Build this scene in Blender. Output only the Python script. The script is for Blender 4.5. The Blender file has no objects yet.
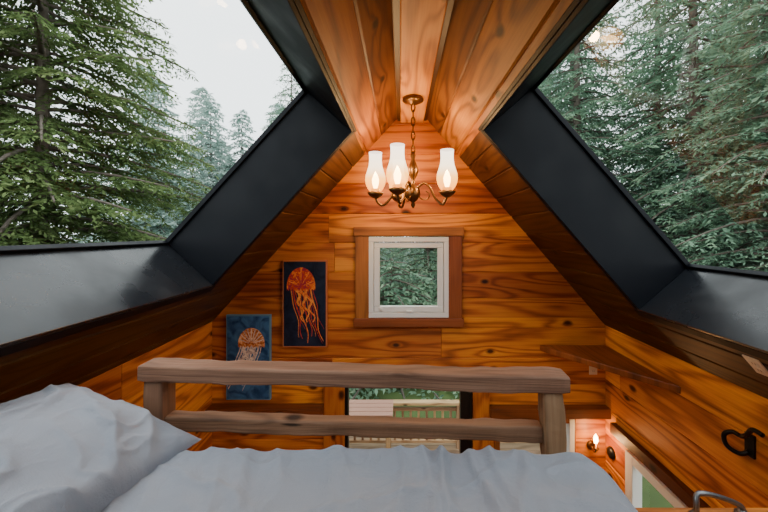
import bpy, math, random
import numpy as np
from mathutils import Vector, Matrix, noise as mnoise
random.seed(7); np.random.seed(7)
CZ=3.4
XC=0.10; ZA=CZ+1.19
YB=3.13; YN=-1.25
XL=-1.73; XR=1.873
ML=1.10; MR=1.155
S=bpy.context.scene
# ---------------------------------------------------------------- materials
def newmat(name):
    m=bpy.data.materials.new(name); m.use_nodes=True
    nt=m.node_tree; b=nt.nodes['Principled BSDF']
    return m,nt,b
def plain(name,col,rough=.5,metal=0,bump=0,bscale=40,var=0,spec=.5,coat=0,rvar=0):
    m,nt,b=newmat(name)
    b.inputs['Base Color'].default_value=(*col,1)
    b.inputs['Roughness'].default_value=rough
    b.inputs['Metallic'].default_value=metal
    b.inputs['Specular IOR Level'].default_value=spec
    b.inputs['Coat Weight'].default_value=coat
    n=nt.nodes.new('ShaderNodeTexNoise'); n.inputs['Scale'].default_value=bscale; n.inputs['Detail'].default_value=4
    tc=nt.nodes.new('ShaderNodeTexCoord'); nt.links.new(tc.outputs['Object'],n.inputs['Vector'])
    if bump:
        bp=nt.nodes.new('ShaderNodeBump'); bp.inputs['Strength'].default_value=bump; bp.inputs['Distance'].default_value=.01
        nt.links.new(n.outputs['Fac'],bp.inputs['Height']); nt.links.new(bp.outputs[0],b.inputs['Normal'])
    if rvar:
        n2=nt.nodes.new('ShaderNodeTexNoise'); n2.inputs['Scale'].default_value=3.5; n2.inputs['Detail'].default_value=5; nt.links.new(tc.outputs['Object'],n2.inputs['Vector'])
        mr=nt.nodes.new('ShaderNodeMapRange'); mr.inputs['From Min'].default_value=.35; mr.inputs['From Max'].default_value=.65
        mr.inputs['To Min'].default_value=rough-rvar; mr.inputs['To Max'].default_value=rough+rvar
        nt.links.new(n2.outputs['Fac'],mr.inputs['Value']); nt.links.new(mr.outputs[0],b.inputs['Roughness'])
    if var:
        mx=nt.nodes.new('ShaderNodeMix'); mx.data_type='RGBA'
        mx.inputs['A'].default_value=(*[c*(1-var) for c in col],1); mx.inputs['B'].default_value=(*[min(1,c*(1+var)) for c in col],1)
        nt.links.new(n.outputs['Fac'],mx.inputs['Factor']); nt.links.new(mx.outputs['Result'],b.inputs['Base Color'])
    return m
def emis(name,col,st):
    m,nt,b=newmat(name)
    b.inputs['Base Color'].default_value=(*col,1); b.inputs['Emission Color'].default_value=(*col,1); b.inputs['Emission Strength'].default_value=st
    return m
def wood(name,dark,mid,light,rough=.4,ring=9,var=.3,coat=0.0,fine=90,bump=.2,bandw=.30,kd=.3):
    m,nt,b=newmat(name); N=nt.nodes; L=nt.links
    def nd(t,**k):
        n=N.new(t)
        for a,v in k.items(): setattr(n,a,v)
        return n
    def math_(op,a,c=None,d=None):
        n=nd('ShaderNodeMath',operation=op)
        for i,x in enumerate((a,c,d)):
            if x is None: continue
            if isinstance(x,(int,float)): n.inputs[i].default_value=x
            else: L.new(x,n.inputs[i])
        return n.outputs[0]
    g=nd('ShaderNodeAttribute',attribute_name='guv'); r=nd('ShaderNodeAttribute',attribute_name='rnd'); t=nd('ShaderNodeAttribute',attribute_name='tint')
    def mp(sc):
        n=nd('ShaderNodeMapping'); n.inputs['Scale'].default_value=sc; L.new(g.outputs['Vector'],n.inputs['Vector']); return n.outputs[0]
    n1=nd('ShaderNodeTexNoise'); n1.inputs['Scale'].default_value=1; n1.inputs['Detail'].default_value=1.5; n1.inputs['Distortion'].default_value=.2
    L.new(mp((.5,4.5,1)),n1.inputs['Vector'])
    vo=nd('ShaderNodeTexVoronoi',voronoi_dimensions='2D'); vo.inputs['Scale'].default_value=1; L.new(mp((1.15,2.0,1)),vo.inputs['Vector'])
    D=vo.outputs['Distance']
    inv=math_('DIVIDE',.14,math_('ADD',D,.07))
    fld=math_('ADD',math_('MULTIPLY',n1.outputs['Fac'],ring),inv)
    band=math_('POWER',math_('MULTIPLY_ADD',math_('SINE',math_('MULTIPLY',fld,6.0)),.5,.5),2.2)
    n2=nd('ShaderNodeTexNoise'); n2.inputs['Scale'].default_value=1; n2.inputs['Detail'].default_value=3
    L.new(mp((3.0,fine,1)),n2.inputs['Vector'])
    n3=nd('ShaderNodeTexNoise'); n3.inputs['Scale'].default_value=1; n3.inputs['Detail'].default_value=3
    L.new(mp((2.2,4,1)),n3.inputs['Vector'])
    f=math_('ADD',math_('MULTIPLY',math_('SUBTRACT',1.0,band),bandw),math_('ADD',math_('MULTIPLY',n2.outputs['Fac'],.36),math_('MULTIPLY',n3.outputs['Fac'],.36)))
    cr=nd('ShaderNodeValToRGB'); L.new(f,cr.inputs[0])
    e=cr.color_ramp.elements; e[0].position=.22; e[0].color=(*dark,1); e[1].position=.82; e[1].color=(*light,1)
    x=e.new(.52); x.color=(*mid,1)
    kn=nd('ShaderNodeMapRange'); kn.inputs['From Min'].default_value=.022; kn.inputs['From Max'].default_value=.06; L.new(D,kn.inputs['Value'])
    mx=nd('ShaderNodeMix',data_type='RGBA'); mx.inputs['A'].default_value=(*[c*kd for c in dark],1); L.new(kn.outputs[0],mx.inputs['Factor']); L.new(cr.outputs[0],mx.inputs['B'])
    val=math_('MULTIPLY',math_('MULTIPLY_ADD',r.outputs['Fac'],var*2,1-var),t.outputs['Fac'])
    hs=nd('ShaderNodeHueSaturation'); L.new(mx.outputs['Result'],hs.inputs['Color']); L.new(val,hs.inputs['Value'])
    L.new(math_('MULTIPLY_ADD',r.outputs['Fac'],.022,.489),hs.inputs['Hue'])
    L.new(hs.outputs[0],b.inputs['Base Color'])
    b.inputs['Roughness'].default_value=rough; b.inputs['Coat Weight'].default_value=coat; b.inputs['Coat Roughness'].default_value=.2
    b.inputs['Specular IOR Level'].default_value=.35
    bp=nd('ShaderNodeBump'); bp.inputs['Strength'].default_value=bump; bp.inputs['Distance'].default_value=.003
    L.new(n2.outputs['Fac'],bp.inputs['Height']); L.new(bp.outputs[0],b.inputs['Normal'])
    return m
M_wall=wood('wall_fir',(.15,.028,.004),(.46,.125,.015),(.72,.27,.035),.5,var=.38)
M_ceil=wood('ceiling_fir',(.09,.022,.004),(.28,.088,.014),(.48,.19,.035),.5,var=.2)
M_beam=wood('beam_fir',(.22,.065,.010),(.48,.18,.03),(.68,.32,.07),.5,var=.1)
M_trim=wood('trim_wood',(.10,.03,.008),(.26,.08,.02),(.38,.14,.04),.45,bandw=.15)
M_rail=wood('rail_wood',(.10,.05,.028),(.28,.15,.085),(.45,.28,.17),.65,var=.1,bump=.8,fine=60,bandw=.15)
M_floor=wood('floor_wood',(.12,.04,.012),(.3,.11,.03),(.45,.2,.06),.35)
M_deck=wood('deck_wood',(.12,.075,.045),(.22,.14,.085),(.33,.22,.14),.7)
M_drail=wood('deck_rail_wood',(.25,.14,.07),(.42,.25,.13),(.55,.36,.2),.6)
M_black=plain('black_paint',(.004,.005,.008),.5,bump=.10,bscale=10,spec=.16,rvar=.08)
M_sill=plain('black_sill_paint',(.012,.014,.018),.30,bump=.18,bscale=7,spec=.5,rvar=.14)
M_white=plain('white_vinyl',(.75,.75,.73),.35)
M_iron=plain('black_iron',(.012,.012,.013),.4,metal=.6,bump=.2)
M_bronze=plain('aged_bronze',(.16,.075,.025),.35,metal=.9)
M_steel=plain('galvanized_steel',(.2,.2,.21),.4,metal=.9)
M_plate=plain('outlet_plastic',(.7,.6,.45),.4)
M_slot=plain('outlet_slot',(.05,.04,.03),.5)
def glass(name,tint=(1,1,1),refl=.6,base=.04):
    m=bpy.data.materials.new(name); m.use_nodes=True; nt=m.node_tree; nt.nodes.clear()
    o=nt.nodes.new('ShaderNodeOutputMaterial'); tr=nt.nodes.new('ShaderNodeBsdfTransparent'); tr.inputs[0].default_value=(*tint,1)
    gl=nt.nodes.new('ShaderNodeBsdfGlossy'); gl.inputs['Roughness'].default_value=.0
    fr=nt.nodes.new('ShaderNodeLayerWeight'); fr.inputs[0].default_value=.5
    pw=nt.nodes.new('ShaderNodeMath'); pw.operation='POWER'; pw.inputs[1].default_value=4; nt.links.new(fr.outputs['Facing'],pw.inputs[0])
    mu=nt.nodes.new('ShaderNodeMath'); mu.operation='MULTIPLY_ADD'; mu.inputs[1].default_value=refl; mu.inputs[2].default_value=base; nt.links.new(pw.outputs[0],mu.inputs[0])
    mx=nt.nodes.new('ShaderNodeMixShader'); nt.links.new(mu.outputs[0],mx.inputs[0]); nt.links.new(tr.outputs[0],mx.inputs[1]); nt.links.new(gl.outputs[0],mx.inputs[2])
    nt.links.new(mx.outputs[0],o.inputs[0]); return m
M_glass=glass('skylight_glass',(.97,1,.985),.35,.015)
M_glassR=glass('coated_glass',(.97,1,.985),.4,.12)
M_wglass=glass('window_glass',(.85,.9,.86),.3,.05)
def fabric(name,col):
    m,nt,b=newmat(name); b.inputs['Roughness'].default_value=.9; b.inputs['Specular IOR Level'].default_value=.15
    b.inputs['Sheen Weight'].default_value=.1
    tc=nt.nodes.new('ShaderNodeTexCoord')
    n=nt.nodes.new('ShaderNodeTexNoise'); n.inputs['Scale'].default_value=350; nt.links.new(tc.outputs['Object'],n.inputs['Vector'])
    n2=nt.nodes.new('ShaderNodeTexNoise'); n2.inputs['Scale'].default_value=7; n2.inputs['Detail'].default_value=6; n2.inputs['Distortion'].default_value=.6; nt.links.new(tc.outputs['Object'],n2.inputs['Vector'])
    ad=nt.nodes.new('ShaderNodeMath'); ad.operation='MULTIPLY_ADD'; ad.inputs[1].default_value=12; nt.links.new(n2.outputs['Fac'],ad.inputs[0]); nt.links.new(n.outputs['Fac'],ad.inputs[2])
    bp=nt.nodes.new('ShaderNodeBump'); bp.inputs['Strength'].default_value=.5; bp.inputs['Distance'].default_value=.004
    nt.links.new(ad.outputs[0],bp.inputs['Height']); nt.links.new(bp.outputs[0],b.inputs['Normal'])
    b.inputs['Base Color'].default_value=(*col,1); return m
M_linen=fabric('linen',(.285,.30,.345)); M_matt=fabric('mattress_ticking',(.5,.48,.45))
# ---------------------------------------------------------------- mesh builder
class B:
    def __init__(s): s.v=[];s.f=[];s.m=[];s.g=[];s.r=[];s.t=[];s.mats=[];s.sm=[]
    def mi(s,mat):
        if mat not in s.mats: s.mats.append(mat)
        return s.mats.index(mat)
    def add(s,vs,fs,mat,guv=None,rnd=None,tint=1.,smooth=False):
        o=len(s.v); k=s.mi(mat); rr=random.random() if rnd is None else rnd
        off=rr*13.7
        for i,v in enumerate(vs):
            s.v.append(tuple(v))
            gg=guv[i] if guv is not None else (v[0],v[1]+v[2])
            s.g.append((gg[0]+off*3,gg[1]+off,off)); s.r.append(rr); s.t.append(tint)
        for f in fs: s.f.append(tuple(i+o for i in f)); s.m.append(k); s.sm.append(smooth)
    def box(s,x0,x1,y0,y1,z0,z1,mat,M=None,tint=1.,rnd=None):
        vs=[Vector((x,y,z)) for x in (x0,x1) for y in (y0,y1) for z in (z0,z1)]
        d=[x1-x0,y1-y0,z1-z0]; k=max(range(3),key=lambda i:abs(d[i])); o=[i for i in range(3) if i!=k]
        g=[(v[k],v[o[0]]+v[o[1]]) for v in vs]
        fs=[(0,1,3,2),(4,6,7,5),(0,4,5,1),(2,3,7,6),(0,2,6,4),(1,5,7,3)]
        if M is not None: vs=[M@v for v in vs]
        s.add(vs,fs,mat,g,rnd,tint)
    def lathe(s,prof,mat,M=None,n=24,smooth=True,cap=True):
        vs=[];fs=[];g=[]
        for i,(r,z) in enumerate(prof):
            for j in range(n):
                a=2*math.pi*j/n; v=Vector((r*math.cos(a),r*math.sin(a),z)); vs.append(M@v if M is not None else v); g.append((z,r*a))
        for i in range(len(prof)-1):
            for j in range(n):
                fs.append((i*n+j,i*n+(j+1)%n,(i+1)*n+(j+1)%n,(i+1)*n+j))
        if cap:
            if prof[0][0]>1e-4: fs.append(tuple(range(n-1,-1,-1)))
            if prof[-1][0]>1e-4: fs.append(tuple((len(prof)-1)*n+j for j in range(n)))
        s.add(vs,fs,mat,g,smooth=smooth)
    def tube(s,pts,rad,mat,n=10):
        pts=[Vector(p) for p in pts]; k=len(pts)
        if not hasattr(rad,'__len__'): rad=[rad]*k
        vs=[];fs=[];g=[]; up=None; L=0
        for i,p in enumerate(pts):
            t=(pts[min(i+1,k-1)]-pts[max(i-1,0)]).normalized()
            if up is None:
                up=t.orthogonal().normalized()
            up=(up-t*up.dot(t)).normalized(); w=t.cross(up)
            for j in range(n):
                a=2*math.pi*j/n; vs.append(p+(up*math.cos(a)+w*math.sin(a))*rad[i]); g.append((L,rad[i]*a))
            if i<k-1: L+=(pts[i+1]-p).length
        for i in range(k-1):
            for j in range(n): fs.append((i*n+j,i*n+(j+1)%n,(i+1)*n+(j+1)%n,(i+1)*n+j))
        fs.append(tuple(range(n-1,-1,-1))); fs.append(tuple((k-1)*n+j for j in range(n)))
        s.add(vs,fs,mat,g,smooth=True)
    def build(s,name,parent=None,bevel=0,recalc=True):
        me=bpy.data.meshes.new(name); me.from_pydata(s.v,[],s.f)
        for m in s.mats: me.materials.append(m)
        me.polygons.foreach_set('material_index',s.m); me.polygons.foreach_set('use_smooth',s.sm)
        a=me.attributes.new('guv','FLOAT_VECTOR','POINT'); a.data.foreach_set('vector',np.array(s.g,dtype=np.float32).ravel())
        a=me.attributes.new('rnd','FLOAT','POINT'); a.data.foreach_set('value',np.array(s.r,dtype=np.float32))
        a=me.attributes.new('tint','FLOAT','POINT'); a.data.foreach_set('value',np.array(s.t,dtype=np.float32))
        if recalc:
            import bmesh
            bm=bmesh.new(); bm.from_mesh(me); bmesh.ops.recalc_face_normals(bm,faces=bm.faces); bm.to_mesh(me); bm.free()
        me.update()
        ob=bpy.data.objects.new(name,me); S.collection.objects.link(ob)
        if parent: ob.parent=parent
        if bevel:
            md=ob.modifiers.new('b','BEVEL'); md.width=bevel; md.segments=2; md.limit_method='ANGLE'
        return ob
def empty(name):
    e=bpy.data.objects.new(name,None); S.collection.objects.link(e); return e
def boards(name,M,u0,u1,v0,v1,bw,ops,mat,clip=None,tint=None,thick=.03,c=.007,joint=None,ret=None):
    b=ret or B(); v=v0
    while v<v1-1e-6:
        w=min(v+bw*random.uniform(.9,1.1),v1)
        if v1-w<bw*.3: w=v1
        br=[v,w]
        for o in ops:
            for q in (o[2],o[3]):
                if v+1e-4<q<w-1e-4: br.append(q)
        br=sorted(set(br)); rr=random.random(); 
        js=[]
        if joint:
            js=[random.uniform(u0,u1)]
        for a,d in zip(br[:-1],br[1:]):
            mid=(a+d)/2; segs=[(u0,u1)]
            for o in ops:
                if o[2]<mid<o[3]:
                    ns=[]
                    for (p,q) in segs:
                        if o[1]<=p or o[0]>=q: ns.append((p,q)); continue
                        if p<o[0]: ns.append((p,o[0]))
                        if o[1]<q: ns.append((o[1],q))
                    segs=ns
            for j in js:
                ns=[]
                for (p,q) in segs:
                    if p+.15<j<q-.15: ns+= [(p,j),(j,q)]
                    else: ns.append((p,q))
                segs=ns
            for si,(p,q) in enumerate(segs):
                pa,qa,pd,qd=p,q,p,q
                if clip:
                    la,ha=clip(a); ld,hd=clip(d)
                    pa,qa=max(p,la),min(q,ha); pd,qd=max(p,ld),min(q,hd)
                    if qa-pa<.01: continue
                    if qd<pd: 
                        xm=(pa+qa)/2; pd=min(max(xm,pa),qa); qd=pd+.001
                P=[(pa,a),(qa,a),(qd,d),(pd,d)]
                ca_=c if a==v else .0008; cd_=c if d==w else .0008
                cb=min(.003,(qa-pa)*.2); I=[(pa+cb,a+ca_),(qa-cb,a+ca_),(max(qd-cb,pd),d-cd_),(min(pd+cb,qd),d-cd_)]
                vs=[(x,y,-thick) for x,y in P]+[(x,y,-c) for x,y in P]+[(x,y,0) for x,y in I]
                fs=[(3,2,1,0),(8,9,10,11)]
                for i in range(4):
                    j=(i+1)%4; fs+=[(i,j,4+j,4+i),(4+i,4+j,8+j,8+i)]
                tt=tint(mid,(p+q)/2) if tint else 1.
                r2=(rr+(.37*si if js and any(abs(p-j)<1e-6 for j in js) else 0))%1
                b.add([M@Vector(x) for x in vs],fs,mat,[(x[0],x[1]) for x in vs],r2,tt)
        v=w
    if ret: return b
    return b.build(name)
def frame(o,u,v,w):
    m=Matrix.Identity(4)
    for i,c in enumerate((u,v,w,o)):
        for k in range(3): m[k][i]=c[k]
    return m
# ---------------------------------------------------------------- shell
Z=lambda z: CZ+z
MB=frame((0,YB,0),(1,0,0),(0,0,1),(0,-1,0))
def gclip(z):
    h=ZA-z
    return (XC-h/ML-.02, XC+h/MR+.02)
win1=(-.30,.44,Z(-.785),Z(-.04))
door1=(-.50,.545,0,Z(-1.36))
win3=(.86,1.58,Z(-2.5),Z(-1.70))
boards('wall_back',MB,XL-.03,XR+.03,0,ZA,.262,[win1,door1,win3],M_wall,clip=gclip,joint=True,thick=.06)
MLw=frame((XL,0,0),(0,1,0),(0,0,1),(1,0,0)); MRw=frame((XR,0,0),(0,1,0),(0,0,1),(-1,0,0))
boards('wall_left',MLw,YN,YB,0,Z(-.82),.26,[],M_wall,joint=True,thick=.06)
win2=(2.14,2.80,Z(-2.75),Z(-1.80))
boards('wall_right',MRw,YN,YB,0,Z(-.855),.26,[win2],M_wall,joint=True,thick=.06)
MN=frame((0,YN,0),(-1,0,0),(0,0,1),(0,1,0))
boards('wall_near',MN,-XR-.03,-XL+.03,0,ZA,.26,[],M_wall,clip=lambda z:(-(XC+(ZA-z)/MR+.02),-(XC-(ZA-z)/ML-.02)),thick=.06)
MF=frame((0,0,0),(0,1,0),(1,0,0),(0,0,1))
boards('floor',MF,YN,YB,XL,XR,.14,[],M_floor,thick=.1,joint=True,c=.003)
MFL=frame((0,0,Z(-1.3)),(1,0,0),(0,1,0),(0,0,1))
boards('floor_loft',MFL,XL,XR,YN,1.46,.14,[],M_floor,thick=.16,c=.003)
# ceilings
SK={}
for sg,m,y1,sA,sB,nm in ((-1,ML,2.37,.435,1.42,'left'),(1,MR,2.25,.437,1.475,'right')):
    A=math.atan(m); ca,sa=math.cos(A),math.sin(A)
    F=frame((XC,0,ZA),(0,1,0),(sg*ca,0,-sa),(-sg*sa,0,-ca))
    tA,tB=sA/ca,sB/ca; tE=(XC-XL)/ca if sg<0 else (XR-XC)/ca
    y0=-.35
    op=(y0,y1,tA,tB)
    boards('ceiling_'+nm,F,YN,YB,0,tE,.200,[op],M_ceil,tint=lambda v,u,tA=tA:(.5 if v<.40 else 1.0) if v<tA*.98 else .17,thick=.03,c=.009)  # shade put into board tint: next to the beam, and on lower and far boards
    b=B(); w0,w1=-.41,-.03
    b.box(YN,YB,.0,tA,w0,w1,M_trim,F); b.box(YN,YB,tB,tE+.3,w0,w1,M_trim,F)
    b.box(y1,YB+.05,tA,tB,w0,w1,M_trim,F); b.box(YN,y0,tA,tB,w0,w1,M_trim,F)
    b.build('roof_'+nm)
    b=B(); e=.018
    b.box(y0,y1,tA,tA+e,-.43,.012,M_black,F); b.box(y0,y1,tB-e,tB,-.43,.012,M_sill,F)
    b.box(y1-e,y1,tA+e,tB-e,-.43,.012,M_black,F); b.box(y0,y0+e,tA+e,tB-e,-.43,.012,M_black,F)
    b.box(y0-.05,y1+.045,tB,tB+.055,0,.014,M_black,F); b.box(y0-.05,y1+.045,tA-.02,tA,0,.014,M_black,F)
    b.box(y1,y1+.03,tA,tB,0,.014,M_black,F)
    g=.02
    b.box(y0+e,y1-e,tA+e,tA+e+g,-.43,-.40,M_black,F); b.box(y0+e,y1-e,tB-e-g,tB-e,-.43,-.40,M_black,F)
    b.box(y1-e-g,y1-e,tA+e,tB-e,-.43,-.40,M_black,F)
    sk=b.build('window_skylight_'+nm,bevel=.003)
    b=B(); vs=[F@Vector(q) for q in ((y0,tA,-.415),(y1,tA,-.415),(y1,tB,-.415),(y0,tB,-.415))]
    b.add(vs,[(0,1,2,3)],M_glass if sg<0 else M_glassR); b.build('glass_pane',parent=sk)
    SK[nm]=(F,tA,tB,y1)
# ridge beam, with dark strips either side painted as the shadow along it
b=B(); b.box(XC-.105,XC+.105,YN,YB-.001,Z(1.0),Z(1.17),M_beam,rnd=.35)
b.build('ridge_beam',bevel=.008)
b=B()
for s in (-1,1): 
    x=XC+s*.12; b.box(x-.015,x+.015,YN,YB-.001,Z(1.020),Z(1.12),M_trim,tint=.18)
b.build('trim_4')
# ---------------------------------------------------------------- trims & windows on back wall
def xz_frame(b,x0,x1,z0,z1,w,y0,y1,mat):
    b.box(x0,x1,y0,y1,z1-w,z1,mat); b.box(x0,x1,y0,y1,z0,z0+w,mat)
    b.box(x0,x0+w,y0,y1,z0+w,z1-w,mat); b.box(x1-w,x1,y0,y1,z0+w,z1-w,mat)
root=empty('window_1')
b=B(); yf=YB-.03
b.box(-.415,-.292,yf,YB,Z(-.79),Z(-.035),M_trim,tint=1.2); b.box(.432,.555,yf,YB,Z(-.79),Z(-.035),M_trim,tint=1.2)
b.box(-.43,.57,yf-.012,YB,Z(-.035),Z(.045),M_trim,tint=1.2); b.box(-.43,.57,yf-.02,YB,Z(-.86),Z(-.785),M_trim,tint=1.2)
b.build('casing',parent=root,bevel=.004)
b=B()
xz_frame(b,-.295,.435,Z(-.78),Z(-.045),.045,YB-.03,YB+.05,M_white)
xz_frame(b,-.245,.385,Z(-.73),Z(-.095),.05,YB-.015,YB+.035,M_white)
b.box(.05,.11,YB-.045,YB-.015,Z(-.728),Z(-.712),M_white); b.box(-.2,-.17,YB-.03,YB-.015,Z(-.715),Z(-.69),M_white)
b.build('sash',parent=root,bevel=.005)
b=B(); b.add([(-.2,YB+.01,Z(-.69)),(.34,YB+.01,Z(-.69)),(.34,YB+.01,Z(-.14)),(-.2,YB+.01,Z(-.14))],[(0,1,2,3)],M_wglass); b.build('glass_pane',parent=root)
# door
root=empty('door_1'); b=B()
b.box(-.70,-.51,YB-.05,YB,0.0,Z(-1.3),M_wall,tint=.8,rnd=.4); b.box(.65,.80,YB-.05,YB,0,Z(-1.3),M_wall,tint=.8,rnd=.6)
b.box(-.51,.65,YB-.05,YB,Z(-1.38),Z(-1.3),M_trim)
b.build('casing',parent=root,bevel=.004)
b=B(); xz_frame(b,-.51,.645,0,Z(-1.38),.03,YB-.04,YB+.04,M_iron); b.box(.54,.645,YB-.035,YB+.03,.04,Z(-1.42),M_iron)
b.build('frame',parent=root,bevel=.004)
b=B(); b.add([(-.48,YB+.01,.03),(.55,YB+.01,.03),(.55,YB+.01,Z(-1.4)),(-.48,YB+.01,Z(-1.4))],[(0,1,2,3)],M_glass); b.build('glass_pane',parent=root)
# belt trims
b=B(); b.box(XL,-.70,YB-.12,YB,Z(-1.64),Z(-1.57),M_trim,tint=.8); b.build('trim_1',bevel=.004)
b=B(); b.box(.80,XR,YB-.09,YB,Z(-1.67),Z(-1.58),M_trim,tint=.8); b.build('trim_2',bevel=.004)
b=B(); b.box(XR-.05,XR,2.0,2.98,Z(-1.75),Z(-1.66),M_trim,tint=.5); b.build('trim_3',bevel=.004)
# window 3
root=empty('window_3'); b=B()
xz_frame(b,.85,1.59,Z(-2.51),Z(-1.69),.05,YB-.03,YB+.04,M_trim); b.box(1.53,1.575,YB-.035,YB+.04,Z(-2.5),Z(-1.7),M_white); b.box(1.36,1.40,YB,YB+.03,Z(-2.46),Z(-1.74),M_trim)
b.build('sash',parent=root,bevel=.003)
b=B(); b.add([(.88,YB+.01,Z(-2.48)),(1.54,YB+.01,Z(-2.48)),(1.54,YB+.01,Z(-1.72)),(.88,YB+.01,Z(-1.72))],[(0,1,2,3)],M_glass); b.build('glass_pane',parent=root)
# window 2
root=empty('window_2'); b=B()
for (a,c,d,e) in ((2.72,2.81,Z(-2.76),Z(-1.79)),(2.13,2.2,Z(-2.76),Z(-1.79)),(2.2,2.72,Z(-1.86),Z(-1.79)),(2.2,2.72,Z(-2.76),Z(-2.69))):
    b.box(XR-.03,XR+.05,a,c,d,e,M_white)
b.build('sash',parent=root,bevel=.004)
b=B(); b.add([(XR+.02,2.18,Z(-2.7)),(XR+.02,2.74,Z(-2.7)),(XR+.02,2.74,Z(-1.84)),(XR+.02,2.18,Z(-1.84))],[(0,1,2,3)],M_glass); b.build('glass_pane',parent=root)
# corner shelf
b=B(); t0,t1=Z(-1.085),Z(-1.035)
P=[(1.27,YB-.001),(1.30,YB-.07),(XR-.001,2.28),(XR-.001,YB-.001)]
vs=[(x,y,t0) for x,y in P]+[(x,y,t1) for x,y in P]
b.add(vs,[(3,2,1,0),(4,5,6,7)]+[(i,(i+1)%4,4+(i+1)%4,4+i) for i in range(4)],M_trim,[(v[1],v[0]) for v in vs],tint=1.1)
b.build('corner_shelf',bevel=.006)
# outlets
def outlet(name,M):
    b=B(); b.box(-.037,.037,-.055,.055,0,.006,M_plate,M)
    for dz in (-.022,.022):
        b.box(-.016,.016,dz-.013,dz+.013,.006,.009,M_plate,M); b.box(-.008,-.005,dz-.006,dz+.006,.009,.0095,M_slot,M); b.box(.005,.008,dz-.006,dz+.006,.009,.0095,M_slot,M)
    return b.build(name,bevel=.001)
outlet('power_outlet',frame((1.76,YB,Z(-1.25)),(1,0,0),(0,0,1),(0,-1,0)))
F,tA,tB,_=SK['right']
outlet('power_outlet.001',F@Matrix.Translation((1.60,2.405,0)))
# iron hook on right wall
b=B(); x=XR
b.box(x-.012,x,1.80,1.85,Z(-1.20),Z(-1.08),M_iron)
pts=[(x-.01,1.83,Z(-1.18)),(x-.04,1.85,Z(-1.20)),(x-.07,1.89,Z(-1.18)),(x-.07,1.905,Z(-1.13)),(x-.05,1.88,Z(-1.10)),(x-.04,1.84,Z(-1.10)),(x-.05,1.80,Z(-1.07)),(x-.06,1.76,Z(-1.02)),(x-.06,1.71,Z(-1.02))]
def smooth(pts,n=6):
    P=[Vector(p) for p in pts]; out=[]
    for i in range(len(P)-1):
        p0,p1,p2,p3=P[max(i-1,0)],P[i],P[i+1],P[min(i+2,len(P)-1)]
        for k in range(n):
            t=k/n; out.append(.5*((2*p1)+(-p0+p2)*t+(2*p0-5*p1+4*p2-p3)*t*t+(-p0+3*p1-3*p2+p3)*t**3))
    out.append(P[-1]); return out
b.tube(smooth(pts),.012,M_iron); b.build('iron_coat_hook')
b=B(); Mx=frame((XR,3.03,Z(-1.96)),(0,1,0),(0,0,1),(-1,0,0))
b.lathe([(.05,0),(.05,.012),(.042,.025),(.02,.03),(0,.03)],M_iron,Mx); b.build('wall_thermostat')
# ---------------------------------------------------------------- loft ledge + pipe
b=B(); b.box(.80,XR,.85,1.235,Z(-1.03),Z(-.995),M_wall); b.box(.82,XR,1.19,1.22,Z(-1.3),Z(-1.03),M_wall); b.box(.82,.85,.85,1.19,Z(-1.3),Z(-1.03),M_wall)
b.build('loft_ledge',bevel=.005)
b=B(); b.tube(smooth([(1.03,1.19,Z(-.995)),(1.03,1.19,Z(-.95)),(1.04,1.20,Z(-.925)),(1.07,1.20,Z(-.92)),(1.13,1.2,Z(-.935)),(1.18,1.2,Z(-.955)),(1.20,1.2,Z(-.97)),(1.20,1.2,Z(-.995))]),.009,M_steel)
for xx in (1.03,1.20):
    b.lathe([(.022,0),(.022,.008),(.013,.012),(.013,.02)],M_steel,Matrix.Translation((xx,1.19 if xx<1.1 else 1.2,Z(-.995))))
b.build('ladder_grab_handle')
# ---------------------------------------------------------------- railing
def log(b,p0,p1,w,h,mat,seed,n=44,wob=.004,ch=.008):
    p0,p1=Vector(p0),Vector(p1); t=(p1-p0); L=t.length; t.normalize()
    up=Vector((0,0,1)) if abs(t.z)<.8 else Vector((0,1,0)); sd=t.cross(up).normalized(); up=sd.cross(t)
    vs=[];fs=[];g=[]; cs=[]
    for sx,sy in ((1,1),(-1,1),(-1,-1),(1,-1)):
        q=[(sx*w/2,sy*(h/2-ch)),(sx*(w/2-ch*.3),sy*(h/2-ch*.3)),(sx*(w/2-ch),sy*h/2)]
        if sx*sy<0: q=q[::-1]
        cs+=q
    k=len(cs); per=[0]
    for i in range(1,k): per.append(per[-1]+math.dist(cs[i],cs[i-1]))
    for i in range(n+1):
        s=i/n; e=.93 if i in (0,n) else 1
        for j,(a,c) in enumerate(cs):
            wv=mnoise.noise(Vector((s*L*3+seed*10,a*12,c*12)))*wob+mnoise.noise(Vector((s*L*14+seed,a*30,c*30)))*wob*.7
            vs.append(p0+t*(s*L)+sd*((a+wv*(1 if a>0 else -1))*e)+up*((c+wv*(1 if c>0 else -1))*e)); g.append((s*L,per[j]))
    for i in range(n):
        for j in range(k): fs.append((i*k+j,i*k+(j+1)%k,(i+1)*k+(j+1)%k,(i+1)*k+j))
    fs.append(tuple(range(k-1,-1,-1))); fs.append(tuple(n*k+j for j in range(k)))
    b.add(vs,fs,mat,g)
root=empty('loft_railing')
b=B(); log(b,(-1.058,1.42,Z(-.57)),(.63,1.31,Z(-.57)),.10,.062,M_rail,1,n=70,wob=.005); b.build('top_rail',parent=root)
b=B(); log(b,(-.985,1.43,Z(-.79)),(.54,1.325,Z(-.775)),.06,.062,M_rail,2,n=70,wob=.005); b.build('lower_rail',parent=root)
b=B(); log(b,(-1.01,1.425,Z(-1.3)),(-1.01,1.425,Z(-.6)),.08,.085,M_rail,3,n=20); b.build('post_1',parent=root)
b=B(); log(b,(.605,1.315,Z(-1.3)),(.575,1.315,Z(-.6)),.075,.085,M_rail,4,n=20,wob=.008); b.build('post_2',parent=root)
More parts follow.
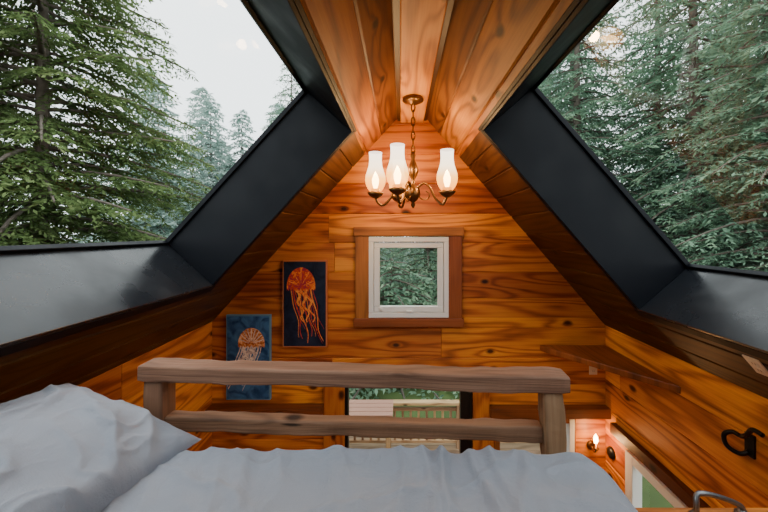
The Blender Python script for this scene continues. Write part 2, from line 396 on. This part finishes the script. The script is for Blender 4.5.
# ---------------------------------------------------------------- bed
root=empty('bed')
b=B(); b.box(-1.68,.66,-.12,1.24,Z(-1.3),Z(-1.1),M_rail); b.build('base',parent=root,bevel=.01)
b=B(); b.box(-1.66,.64,-.10,1.22,Z(-1.1),Z(-.86),M_matt); b.build('mattress',parent=root,bevel=.05)
nx,ny=260,170; x0,x1,y0,y1=-1.69,.72,-.13,1.26
vs=[];fs=[]
def ridg(v): return 1-abs(mnoise.noise(v))*2
for j in range(ny+1):
    for i in range(nx+1):
        u=i/nx; v=j/ny
        X=x0+(x1-x0)*u; Y=y0+(y1-y0)*v
        dx=min(X-x0,x1-X); dy=min(Y-y0,y1-Y)
        rx=.13; ry=.07
        qx=max(0,1-dx/rx); qy=max(0,1-dy/ry); q=min(1,math.hypot(qx,qy))
        drop=(1-math.sqrt(max(0,1-q*q)))*.11
        wv=Vector((X*2.0,Y*1.1,0)); warp=mnoise.noise(wv+Vector((3,7,1)))*.6
        f=.022*mnoise.noise(Vector((X*1.6,Y*1.4,5)))
        f+=.026*max(0,ridg(Vector((X*3.1+warp,Y*.8+warp*.5,1))))**3
        f+=.014*max(0,ridg(Vector((X*6+warp*2+Y*1.5,Y*2.2,9))))**3
        f+=.013*max(0,ridg(Vector((X*4-Y*3+warp,Y*5+X*2,19))))**4
        f+=.004*mnoise.noise(Vector((X*14,Y*10,3)))
        for cx,sl,am,wd in ((.06,.10,.018,.014),(.15,-.05,.026,.018),(.23,.12,.020,.013),(.31,.02,.016,.016),(-.25,.2,.016,.024),(.45,-.35,.018,.024),(-.55,.3,.016,.026)):
            dd=(X-cx-sl*(1.25-Y)-.02*mnoise.noise(Vector((Y*5,cx*9,0))))/wd
            f+=am*math.exp(-dd*dd)*min(1,max(0,(Y-.55)*1.6))*min(1,(y1-Y)/.15+.35)
        X2=X+.015*mnoise.noise(Vector((Y*6,1,u)))*(qx>0); Y2=Y+.010*mnoise.noise(Vector((X*5,4,v)))*(qy>0)
        cxr=max(0,(X-(x1-.16))/.16); cyr=max(0,(Y-(y1-.12))/.12)
        if cxr>0 and cyr>0:
            X2-=.05*cxr*cyr; Y2-=.04*cxr*cyr
        zz=Z(-.788)+f*(1-q*.6)-drop
        vs.append((X2,Y2,zz))
W=nx+1
for j in range(ny):
    for i in range(nx): a=j*W+i; fs.append((a,a+1,a+1+W,a+W))
ring=[i for i in range(W)]+[j*W+nx for j in range(1,ny+1)]+[ny*W+i for i in range(nx-1,-1,-1)]+[j*W for j in range(ny-1,0,-1)]
prev=ring
for k,dz in enumerate((.06,.13,.21)):
    cur=[]
    for q,idx in enumerate(ring):
        x,y,z=vs[idx]; s=.006*math.sin(q*.25)*(k+1)
        vs.append((x+(s if x>.5 else 0),y,z-dz)); cur.append(len(vs)-1)
    for q in range(len(ring)):
        q2=(q+1)%len(ring); fs.append((prev[q],prev[q2],cur[q2],cur[q]))
    prev=cur
b=B(); b.add(vs,fs,M_linen,smooth=True); b.build('duvet',parent=root)
def pillow(name,M,hw,hl,th,seed,parent):
    b=B(); n=90; m=110; vs=[];fs=[]
    def shape(u,v):
        pinch=1-.07*(1-abs(v)**2)*abs(u)**3; pinch2=1-.05*(1-abs(u)**2)*abs(v)**3
        return u*hw*pinch, v*hl*pinch2
    for side in (1,-1):
        for j in range(m+1):
            for i in range(n+1):
                u=-1+2*i/n; v=-1+2*j/m
                x,y=shape(u,v)
                h=max(0,(1-abs(u)**2.6))**.55*max(0,(1-abs(v)**3))**.55
                wp=mnoise.noise(Vector((x*4,y*4,seed+5)))*.8
                w=mnoise.noise(Vector((x*5,y*4,seed+side)))*.018+max(0,ridg(Vector((x*4+y*2.5+wp,y*3-x*2,seed))))**3*.024+max(0,ridg(Vector((x*8-y*4+wp,y*6+x*3,seed+3))))**4*.009+mnoise.noise(Vector((x*18,y*14,seed)))*.002
                z=side*(th*h+w*min(1,h*1.6))
                if side<0: z*=.55
                vs.append(M@Vector((x,y,z)))
    W=n+1; off=(m+1)*W
    for j in range(m):
        for i in range(n):
            a=j*W+i; fs.append((a,a+1,a+1+W,a+W)); fs.append((off+a,off+a+W,off+a+1+W,off+a+1))
    b.add(vs,fs,M_linen,smooth=True); return b.build(name,parent=parent)
Mp=Matrix.Translation((-1.13,.93,Z(-.70)))@Matrix.Rotation(math.radians(-10),4,'Z')@Matrix.Rotation(math.radians(15),4,'Y')
pillow('pillow',Mp,.32,.42,.105,3,root)
# ---------------------------------------------------------------- chandelier
def shade_mat():
    m=bpy.data.materials.new('frosted_chimney'); m.use_nodes=True; nt=m.node_tree; nt.nodes.clear()
    o=nt.nodes.new('ShaderNodeOutputMaterial'); tr=nt.nodes.new('ShaderNodeBsdfTransparent'); tr.inputs[0].default_value=(.5,.45,.4,1)
    em=nt.nodes.new('ShaderNodeEmission'); ge=nt.nodes.new('ShaderNodeAttribute'); ge.attribute_name='tint'
    cr=nt.nodes.new('ShaderNodeValToRGB'); nt.links.new(ge.outputs['Fac'],cr.inputs[0])
    e=cr.color_ramp.elements; e[0].position=0; e[0].color=(1,.28,.02,1); e[1].position=1; e[1].color=(.95,.85,.7,1)
    x=e.new(.32); x.color=(1,.46,.08,1); x=e.new(.6); x.color=(1,.84,.55,1)
    nt.links.new(cr.outputs[0],em.inputs[0]); em.inputs[1].default_value=2.8
    ad=nt.nodes.new('ShaderNodeAddShader'); nt.links.new(tr.outputs[0],ad.inputs[0]); nt.links.new(em.outputs[0],ad.inputs[1]); nt.links.new(ad.outputs[0],o.inputs[0]); return m
M_sh=shade_mat(); M_bulb=emis('bulb',(1,.62,.25),30)
root=empty('chandelier'); cx,cy=.09,2.55
b=B(); T=Matrix.Translation((cx,cy,0))
b.lathe([(0,Z(1.0)),(.075,Z(1.0)),(.08,Z(.98)),(.05,Z(.965)),(.015,Z(.95)),(0,Z(.945))],M_bronze,T)
for i in range(7):
    zc=Z(.93-.053*i); a=(i%2)*math.pi/2; pts=[]
    for k in range(13):
        q=2*math.pi*k/12; pts.append((cx+.013*math.cos(q)*math.cos(a),cy+.013*math.cos(q)*math.sin(a),zc+.036*math.sin(q)))
    b.tube(pts,.0045,M_bronze,6)
b.lathe([(0,Z(.60)),(.012,Z(.60)),(.02,Z(.57)),(.012,Z(.54)),(.03,Z(.50)),(.042,Z(.46)),(.03,Z(.42)),(.013,Z(.39)),(.02,Z(.35)),(.05,Z(.32)),(.055,Z(.28)),(.035,Z(.24)),(.012,Z(.22)),(.018,Z(.20)),(.0,Z(.175))],M_bronze,T)
b.build('stem',parent=root)
for k,(ang,r) in enumerate(((183,.28),(245,.27),(338,.26),(112,.30))):
    a=math.radians(ang); ux,uy=math.cos(a),math.sin(a)
    def Q(rr,z): return (cx+ux*rr,cy+uy*rr,Z(z))
    b=B(); b.tube(smooth([Q(.03,.32),Q(.08,.36),Q(.13,.33),Q(.17,.25),Q(.22,.20),Q(r-.02,.215),Q(r,.26)]),.009,M_bronze,8)
    b.tube(smooth([Q(.03,.30),Q(.06,.25),Q(.11,.24),Q(.13,.28),Q(.10,.30)]),.005,M_bronze,6)
    px,py,pz=Q(r,0); TT=Matrix.Translation((px,py,Z(.26)))
    b.lathe([(0,-.01),(.02,-.01),(.05,.012),(.062,.03),(.05,.035),(.034,.04),(.034,.06),(0,.06)],M_bronze,TT)
    b.build('arm_%d'%(k+1),parent=root)
    prof=[(.040,.04),(.056,.06),(.070,.09),(.076,.125),(.072,.16),(.060,.195),(.050,.23),(.046,.27),(.047,.31),(.049,.33)]
    bb=B(); bb.lathe(prof,M_sh,Matrix.Translation((px,py,Z(.26))),n=28,cap=False)
    for i in range(len(bb.t)): bb.t[i]=(bb.v[i][2]-Z(.30))/.29
    bb.build('glass_chimney_%d'%(k+1),parent=root)
    bb=B(); bb.lathe([(0,.06),(.012,.06),(.024,.10),(.026,.13),(.014,.165),(0,.19)],M_bulb,Matrix.Translation((px,py,Z(.26))),n=16); bb.build('bulb_%d'%(k+1),parent=root)
    ld=bpy.data.lights.new('chandelier_light','POINT'); ld.energy=15; ld.color=(1,.66,.30); ld.shadow_soft_size=.035
    lo=bpy.data.objects.new('bulb_light_%d'%(k+1),ld); lo.location=(px,py,Z(.26+.23)); S.collection.objects.link(lo); lo.parent=root
# sconce
root=empty('wall_sconce'); b=B(); Ms=frame((1.74,YB,Z(-1.95)),(1,0,0),(0,0,1),(0,-1,0))
b.lathe([(.04,0),(.04,.01),(.02,.018),(0,.018)],M_bronze,Ms)
b.tube(smooth([(1.74,YB-.01,Z(-1.95)),(1.74,YB-.05,Z(-1.98)),(1.74,YB-.08,Z(-1.96)),(1.74,YB-.08,Z(-1.93))]),.006,M_bronze)
b.lathe([(0,0),(.022,0),(.026,.01),(.012,.014),(.012,.05),(0,.05)],M_bronze,Matrix.Translation((1.74,YB-.08,Z(-1.94)))); b.build('bracket',parent=root)
b=B(); b.lathe([(0,.0),(.012,.004),(.02,.03),(.015,.06),(0,.09)],M_bulb,Matrix.Translation((1.74,YB-.08,Z(-1.89)))); b.build('flame_bulb',parent=root)
ld=bpy.data.lights.new('l','POINT'); ld.energy=5; ld.color=(1,.55,.22); ld.shadow_soft_size=.03
lo=bpy.data.objects.new('light',ld); lo.location=(1.74,YB-.12,Z(-1.84)); S.collection.objects.link(lo); lo.parent=root
# unseen lamp added under the loft to warm the lower floor
root=empty('ceiling_lamp'); b=B(); b.lathe([(0,-.09),(.08,-.08),(.13,-.04),(.14,0),(0,0)],emis('lamp_glass',(1,.75,.45),4),Matrix.Translation((.4,.9,Z(-1.46)))); b.build('dome',parent=root)
ld=bpy.data.lights.new('l','POINT'); ld.energy=30; ld.color=(1,.62,.3); ld.shadow_soft_size=.1
lo=bpy.data.objects.new('light',ld); lo.location=(.4,.9,Z(-1.65)); S.collection.objects.link(lo); lo.parent=root
# ---------------------------------------------------------------- paintings
def painting(name,x0,x1,z0,z1,bg,edge,draw):
    root=empty(name); b=B()
    b.box(x0,x1,YB-.037,YB-.002,z0,z1,edge); b.build('canvas',parent=root,bevel=.003)
    b=B(); y=YB-.0385; e=.012
    b.add([(x0+e,y,z0+e),(x1-e,y,z0+e),(x1-e,y,z1-e),(x0+e,y,z1-e)],[(0,1,2,3)],bg); b.build('painted_face',parent=root,recalc=False)
    b=B(); draw(b,x0,z0,x1-x0,z1-z0,y); b.build('painted_jellyfish',parent=root,recalc=False)
def paintmat(name,c1,c2,sc,c3=None):
    m,nt,b=newmat(name); n=nt.nodes.new('ShaderNodeTexNoise'); n.inputs['Scale'].default_value=sc; n.inputs['Detail'].default_value=5; n.inputs['Distortion'].default_value=1.5
    tc=nt.nodes.new('ShaderNodeTexCoord'); nt.links.new(tc.outputs['Object'],n.inputs['Vector'])
    cr=nt.nodes.new('ShaderNodeValToRGB'); cr.color_ramp.elements[0].position=.35; cr.color_ramp.elements[1].position=.65
    cr.color_ramp.elements[0].color=(*c1,1); cr.color_ramp.elements[1].color=(*c2,1)
    if c3: x=cr.color_ramp.elements.new(.5); x.color=(*c3,1)
    nt.links.new(n.outputs['Fac'],cr.inputs[0]); nt.links.new(cr.outputs[0],b.inputs['Base Color']); b.inputs['Roughness'].default_value=.5; b.inputs['Specular IOR Level'].default_value=.2; return m
def jelly(dome,tent,fr,cxf,czf,rx,rz,nt_,tl,seed,rot=0,arm=.07,fan=.25,tw=1.0,wave=1.0):
    def d(b,x0,z0,w,h,y):
        rs=random.Random(seed); cx=x0+w*cxf; cz=z0+h*czf; lim=z0+.02; xa,xb=x0+.014,x0+w-.014
        def cl(x,z): return (min(max(x,xa),xb),z if z>lim else lim)
        def ribbon(pts,wd,mat,yy):
            vs=[];fs=[]
            for i,(px,pz) in enumerate(pts):
                q=pts[min(i+1,len(pts)-1)]; p=pts[max(i-1,0)]; tx,tz=q[0]-p[0],q[1]-p[1]; l=math.hypot(tx,tz)+1e-9
                ww=wd*(1-.7*i/len(pts))
                for s in (-1,1): X,Zz=cl(px-tz/l*ww*s,pz+tx/l*ww*s); vs.append((X,yy,Zz))
            for i in range(len(pts)-1): fs.append((2*i,2*i+1,2*i+3,2*i+2))
            b.add(vs,fs,mat)
        for k in range(nt_):
            s=(k+.5)/nt_*2-1; ph=rs.random()*6; L=tl*h*rs.uniform(.7,1)
            pts=[(cx+s*rx*w*(.85+fan*t/20)+math.sin(ph+t*.5)*w*.035*wave*(t/20)+rot*L*t/20, cz-L*t/20) for t in range(21)]
            ribbon(pts,w*tw*(.022 if k%2 else .012),tent if k%3 else fr,y-.0006-.0001*k)
        for k in range(3):
            ph=rs.random()*6
            pts=[(cx+(k-1)*rx*w*.35+math.sin(ph+t*.9)*w*.04*wave+rot*tl*h*.6*t/16, cz-tl*h*.6*t/16) for t in range(17)]
            ribbon(pts,w*arm,fr,y-.0028-.0002*k)
        n=24; vs=[(cx,y-.0036,cz)]
        for i in range(n+1):
            a=math.pi*i/n; vs.append((*[cx+math.cos(a)*rx*w],y-.0036,cz+math.sin(a)*rz*h))
        for i in range(n+1):
            a=math.pi*(1-i/n); vs.append((cx+math.cos(a)*rx*w,y-.0036,cz-abs(math.sin(i*1.3))*rz*h*.22-.004))
        b.add(vs,[tuple(range(1,2*n+3))],dome)
        for i in range(1,10):
            a=math.pi*i/10; ribbon([(cx+math.cos(a)*rx*w*s*.95,cz+math.sin(a)*rz*h*s*.95) for s in (1,.8,.6,.4,.2)],w*.012,fr if i%2 else tent,y-.004)
    return d
M_or=paintmat('paint_orange',(.30,.015,.06),(.90,.28,.04),22,(.60,.06,.015)); M_or2=paintmat('paint_red',(.25,.01,.03),(.65,.07,.015),30); M_or3=paintmat('paint_amber',(.65,.10,.02),(.90,.36,.07),40)
M_bg1=paintmat('paint_dark_teal',(.004,.006,.016),(.016,.024,.05),7); M_bg2=paintmat('paint_navy',(.012,.05,.14),(.06,.18,.38),8)
M_bl=paintmat('paint_cream',(.35,.28,.28),(.85,.75,.65),30); M_bl2=paintmat('paint_rust',(.30,.06,.02),(.85,.55,.3),26,(.6,.2,.05))
M_e1=plain('canvas_edge_red',(.45,.14,.05),.6); M_e2=plain('canvas_edge_blue',(.10,.22,.33),.6)
painting('jellyfish_painting',-1.074,-.67,Z(-1.046),Z(-.257),M_bg1,M_e1,jelly(M_or,M_or2,M_or3,.42,.70,.32,.22,11,.68,3,.22,.035,.05,.9,1.2))
painting('jellyfish_painting.001',-1.587,-1.184,Z(-1.523),Z(-.752),M_bg2,M_e2,jelly(M_bl2,M_bl,M_bl,.58,.66,.30,.19,9,.58,8,-.28,.05,.15,1.0,1.3))
# ---------------------------------------------------------------- outside: deck, table, railing
b=B(); yy=YB+.1
while yy<5.9: b.box(-2.2,2.4,yy,yy+.135,-.14,-.10,M_deck); yy+=.14
b.box(-2.2,2.4,YB+.1,5.9,-.5,-.145,M_deck,tint=.5); b.build('deck')
root=empty('deck_railing'); b=B()
b.box(-2.2,2.4,5.5,5.62,.60,.64,M_drail); b.box(-2.2,2.4,5.53,5.59,.50,.54,M_drail); b.box(-2.2,2.4,5.53,5.59,-.02,.02,M_drail)
x=-2.2
while x<2.4: b.box(x,x+.035,5.54,5.575,.02,.5,M_drail); x+=.13
for x in (-2.2,-1.1,.9,2.31): b.box(x,x+.09,5.5,5.6,-.1,.6,M_drail)
b.build('balusters',parent=root)
M_tt=plain('table_top',(.42,.22,.15),.6)
b=B(); 
for i in range(4): b.box(-.95,-.12,4.93+.12*i,5.04+.12*i,.71,.75,M_tt)
for x in (-.9,-.22):
    for y in (4.97,5.3): b.box(x,x+.06,y,y+.06,-.1,.71,M_drail)
b.box(-.9,-.16,4.97,5.03,.62,.71,M_drail); b.box(-.9,-.16,5.3,5.36,.62,.71,M_drail)
b.build('patio_table',bevel=.004)
mg=plain('forest_floor',(.07,.11,.03),.95,bump=.5,bscale=1.3,var=.7)
b=B(); n=40; vs=[];fs=[]
for j in range(n+1):
    for i in range(n+1):
        x=-60+120*i/n; y=-40+120*j/n; d=max(0,math.hypot(x,y-2)-7)
        vs.append((x,y,-.52+min(d,20)*.03*(1+mnoise.noise(Vector((x*.1,y*.1,0))))))
for j in range(n):
    for i in range(n): a=j*(n+1)+i; fs.append((a,a+1,a+n+2,a+n+1))
b.add(vs,fs,mg,smooth=True); b.build('ground',recalc=False)
# ---------------------------------------------------------------- trees
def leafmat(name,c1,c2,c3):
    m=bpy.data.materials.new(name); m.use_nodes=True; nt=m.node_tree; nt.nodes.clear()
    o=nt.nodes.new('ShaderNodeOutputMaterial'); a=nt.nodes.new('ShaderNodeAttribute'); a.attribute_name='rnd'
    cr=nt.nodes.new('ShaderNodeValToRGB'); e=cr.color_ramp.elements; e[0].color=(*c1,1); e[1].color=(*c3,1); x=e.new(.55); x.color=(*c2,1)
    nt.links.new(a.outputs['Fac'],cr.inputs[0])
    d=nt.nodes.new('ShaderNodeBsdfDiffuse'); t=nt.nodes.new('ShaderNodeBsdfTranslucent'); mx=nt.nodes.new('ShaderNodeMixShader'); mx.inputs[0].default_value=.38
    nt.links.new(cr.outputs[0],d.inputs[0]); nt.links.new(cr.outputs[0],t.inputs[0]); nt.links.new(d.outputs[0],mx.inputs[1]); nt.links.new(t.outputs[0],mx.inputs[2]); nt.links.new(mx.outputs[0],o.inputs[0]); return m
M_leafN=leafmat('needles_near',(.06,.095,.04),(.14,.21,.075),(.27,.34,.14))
M_leafM=leafmat('needles_mid',(.13,.22,.16),(.23,.37,.25),(.35,.48,.31))  # paled and blued to carry some of the mist in the colour
M_leafF=leafmat('needles_far',(.28,.38,.35),(.38,.50,.45),(.47,.58,.52))  # distance haze painted into the needle colour, no fog volume
M_bark=plain('bark',(.15,.12,.10),.95,bump=.6,bscale=12,var=.5)
def conifer_mesh(name,seed,H,R,nb,step,ll,lw,leaf,h0=.08,droop=.45,tr=.16,twd=13):
    rs=np.random.RandomState(seed); Vs=[];Rn=[]; stems=B()
    stems.tube([(0,0,-.3),(0.02,0,H*.3),(-.03,.02,H*.65),(0,0,H)],[tr,tr*.75,tr*.4,.01],M_bark,10)
    for i in range(nb):
        f=(i+rs.rand())/nb; h=H*(h0+(1-h0)*f); L=R*(1-f)**.75*rs.uniform(.75,1.1)+.25; az=i*2.39996+rs.uniform(-.4,.4)
        o=np.array([math.cos(az),math.sin(az),0.]); sd=np.array([-o[1],o[0],0.]); up0=rs.uniform(-.05,.2)
        dr=droop*rs.uniform(.6,1.3)
        def pos(t): return np.array([0,0,h])+o*L*t+np.array([0,0,1.])*L*(up0*t-dr*t*t+.18*dr*t**4)
        pts=[pos(t) for t in np.linspace(0,1,6)]
        stems.tube(pts,[.012+.012*L*(1-t) for t in np.linspace(0,1,6)],M_bark,5)
        nt_=max(5,int(L*twd))
        for k in range(nt_):
            t=.12+.88*(k+rs.rand()*.6)/nt_; s=1 if k%2 else -1
            tl=(.40*L*(1-t)+.10+.12*rs.rand())*min(1,.4+t*2); 
            d=o*rs.uniform(.45,.9)+sd*s*rs.uniform(.5,1.1)+np.array([0,0,-rs.uniform(.05,.5)]); d/=np.linalg.norm(d)
            p0=pos(t); n=max(3,int(tl/step)); q=np.linspace(.05,1,n)
            P=p0+np.outer(q*tl,d)+np.outer(-q**2*tl*rs.uniform(.1,.5),[0,0,1.])
            P=np.repeat(P,2,axis=0); m=len(P)
            sid=np.tile([1.,-1.],n); pv=np.cross(d,[0,0,1.]); pv/=np.linalg.norm(pv)+1e-9
            D=d*.65+np.outer(sid*rs.uniform(.4,1.,m),pv)+np.outer(rs.uniform(-.75,.25,m),[0,0,1.])
            D/=np.linalg.norm(D,axis=1,keepdims=True)
            Wd=np.cross(D,rs.normal(0,.5,(m,3))+np.array([0,0,1.])); Wd/=np.linalg.norm(Wd,axis=1,keepdims=True)+1e-9
            l=ll*rs.uniform(.6,1.25,m)[:,None]; w=lw*rs.uniform(.7,1.3,m)[:,None]
            quad=np.stack([P,P+D*l*.45+Wd*w,P+D*l,P+D*l*.45-Wd*w],axis=1)
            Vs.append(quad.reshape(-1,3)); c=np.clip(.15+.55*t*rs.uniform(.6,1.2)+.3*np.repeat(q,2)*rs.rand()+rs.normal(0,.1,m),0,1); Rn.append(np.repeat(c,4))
    V=np.concatenate(Vs); r=np.concatenate(Rn)
    sv=np.array(stems.v); nS=len(sv); nq=len(V)//4
    me=bpy.data.meshes.new(name)
    allv=np.concatenate([sv,V]); me.vertices.add(len(allv)); me.vertices.foreach_set('co',allv.astype(np.float32).ravel())
    loops=[];starts=[]; c=0
    for f in stems.f: loops+=list(f); starts.append(c); c+=len(f)
    ql=np.arange(nq*4)+nS; loops=np.concatenate([np.array(loops),ql]); starts=np.concatenate([np.array(starts),c+np.arange(nq)*4])
    me.loops.add(len(loops)); me.loops.foreach_set('vertex_index',loops.astype(np.int32))
    me.polygons.add(len(starts)); me.polygons.foreach_set('loop_start',starts.astype(np.int32))
    me.materials.append(M_bark); me.materials.append(leaf)
    mi=np.ones(len(starts),dtype=np.int32); mi[:len(stems.f)]=0; me.polygons.foreach_set('material_index',mi)
    a=me.attributes.new('rnd','FLOAT','POINT'); a.data.foreach_set('value',np.concatenate([np.zeros(nS),r]).astype(np.float32))
    me.update(calc_edges=True); me.validate(); return me
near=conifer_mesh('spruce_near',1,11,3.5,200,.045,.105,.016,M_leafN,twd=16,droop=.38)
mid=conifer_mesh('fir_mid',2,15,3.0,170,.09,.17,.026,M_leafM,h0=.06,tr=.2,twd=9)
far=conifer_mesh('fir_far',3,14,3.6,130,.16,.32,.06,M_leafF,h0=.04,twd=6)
def tree(me,x,y,s=1,rot=None,name='spruce_tree',z=-.5,sz=1):
    o=bpy.data.objects.new(name,me); S.collection.objects.link(o); o.location=(x,y,z); o.rotation_euler=(0,0,random.uniform(0,6.28) if rot is None else rot); o.scale=(s,s,s*sz*random.uniform(.95,1.1)) ; return o
tree(near,-5.9,5.6,1.03); tree(near,-8.9,5.0,1.1); tree(near,-6.6,2.0,1.)
for x,y,s in ((-13,11,.55),(-12,8,.7),(-17,8,.8),(-14,4,.9)): tree(mid,x,y,s)
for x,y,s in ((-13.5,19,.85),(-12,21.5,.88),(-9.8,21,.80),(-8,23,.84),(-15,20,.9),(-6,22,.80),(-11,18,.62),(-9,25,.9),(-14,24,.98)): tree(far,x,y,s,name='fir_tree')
for x,y,s in ((8.6,10,1.15),(6.2,12,1.05),(11.5,9.5,1.1),(7.6,6.9,.85),(10.5,14,1.2),(13,12,1.2),(9,4.5,.95),(4.6,14.5,1),(12,6,1.1),(8,16,1.2)): tree(mid,x,y,s,name='fir_tree')
for x,y,s in ((-2,12,.8),(1,13,.8),(3,11,.7),(-4.5,14,.7)): tree(mid,x,y,s,name='fir_tree')
rs=random.Random(5)
for k in range(46):
    a=rs.uniform(-95,95); d=rs.uniform(21,34); s=rs.uniform(.8,1.25)
    if a<0: s*=.60
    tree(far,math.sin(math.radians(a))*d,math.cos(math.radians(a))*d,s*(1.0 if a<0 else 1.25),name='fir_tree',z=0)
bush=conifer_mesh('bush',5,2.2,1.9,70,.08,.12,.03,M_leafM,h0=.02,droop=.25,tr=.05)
for k in range(34):
    a=math.radians(-85+170*k/33+rs.uniform(-2,2)); d=rs.uniform(9.5,12)
    tree(bush,math.sin(a)*d,math.cos(a)*d,rs.uniform(.9,1.5),name='bush')
# ---------------------------------------------------------------- world
w=bpy.data.worlds.new('overcast'); S.world=w; w.use_nodes=True; nt=w.node_tree; bg=nt.nodes['Background']
tc=nt.nodes.new('ShaderNodeTexCoord'); n=nt.nodes.new('ShaderNodeTexNoise'); n.inputs['Scale'].default_value=2; n.inputs['Detail'].default_value=3
nt.links.new(tc.outputs['Generated'],n.inputs['Vector'])
cr=nt.nodes.new('ShaderNodeValToRGB'); cr.color_ramp.elements[0].color=(.80,.86,.90,1); cr.color_ramp.elements[1].color=(.94,.98,1,1)
nt.links.new(n.outputs['Fac'],cr.inputs[0]); nt.links.new(cr.outputs[0],bg.inputs[0]); bg.inputs[1].default_value=3.7
# ---------------------------------------------------------------- camera
cd=bpy.data.cameras.new('cam'); cd.lens=16; cd.sensor_width=36; cd.shift_x=-17/768; cd.shift_y=-24/768; cd.clip_start=.02
co=bpy.data.objects.new('camera',cd); co.location=(0,0,CZ); co.rotation_euler=(math.radians(90),0,0); S.collection.objects.link(co); S.camera=co
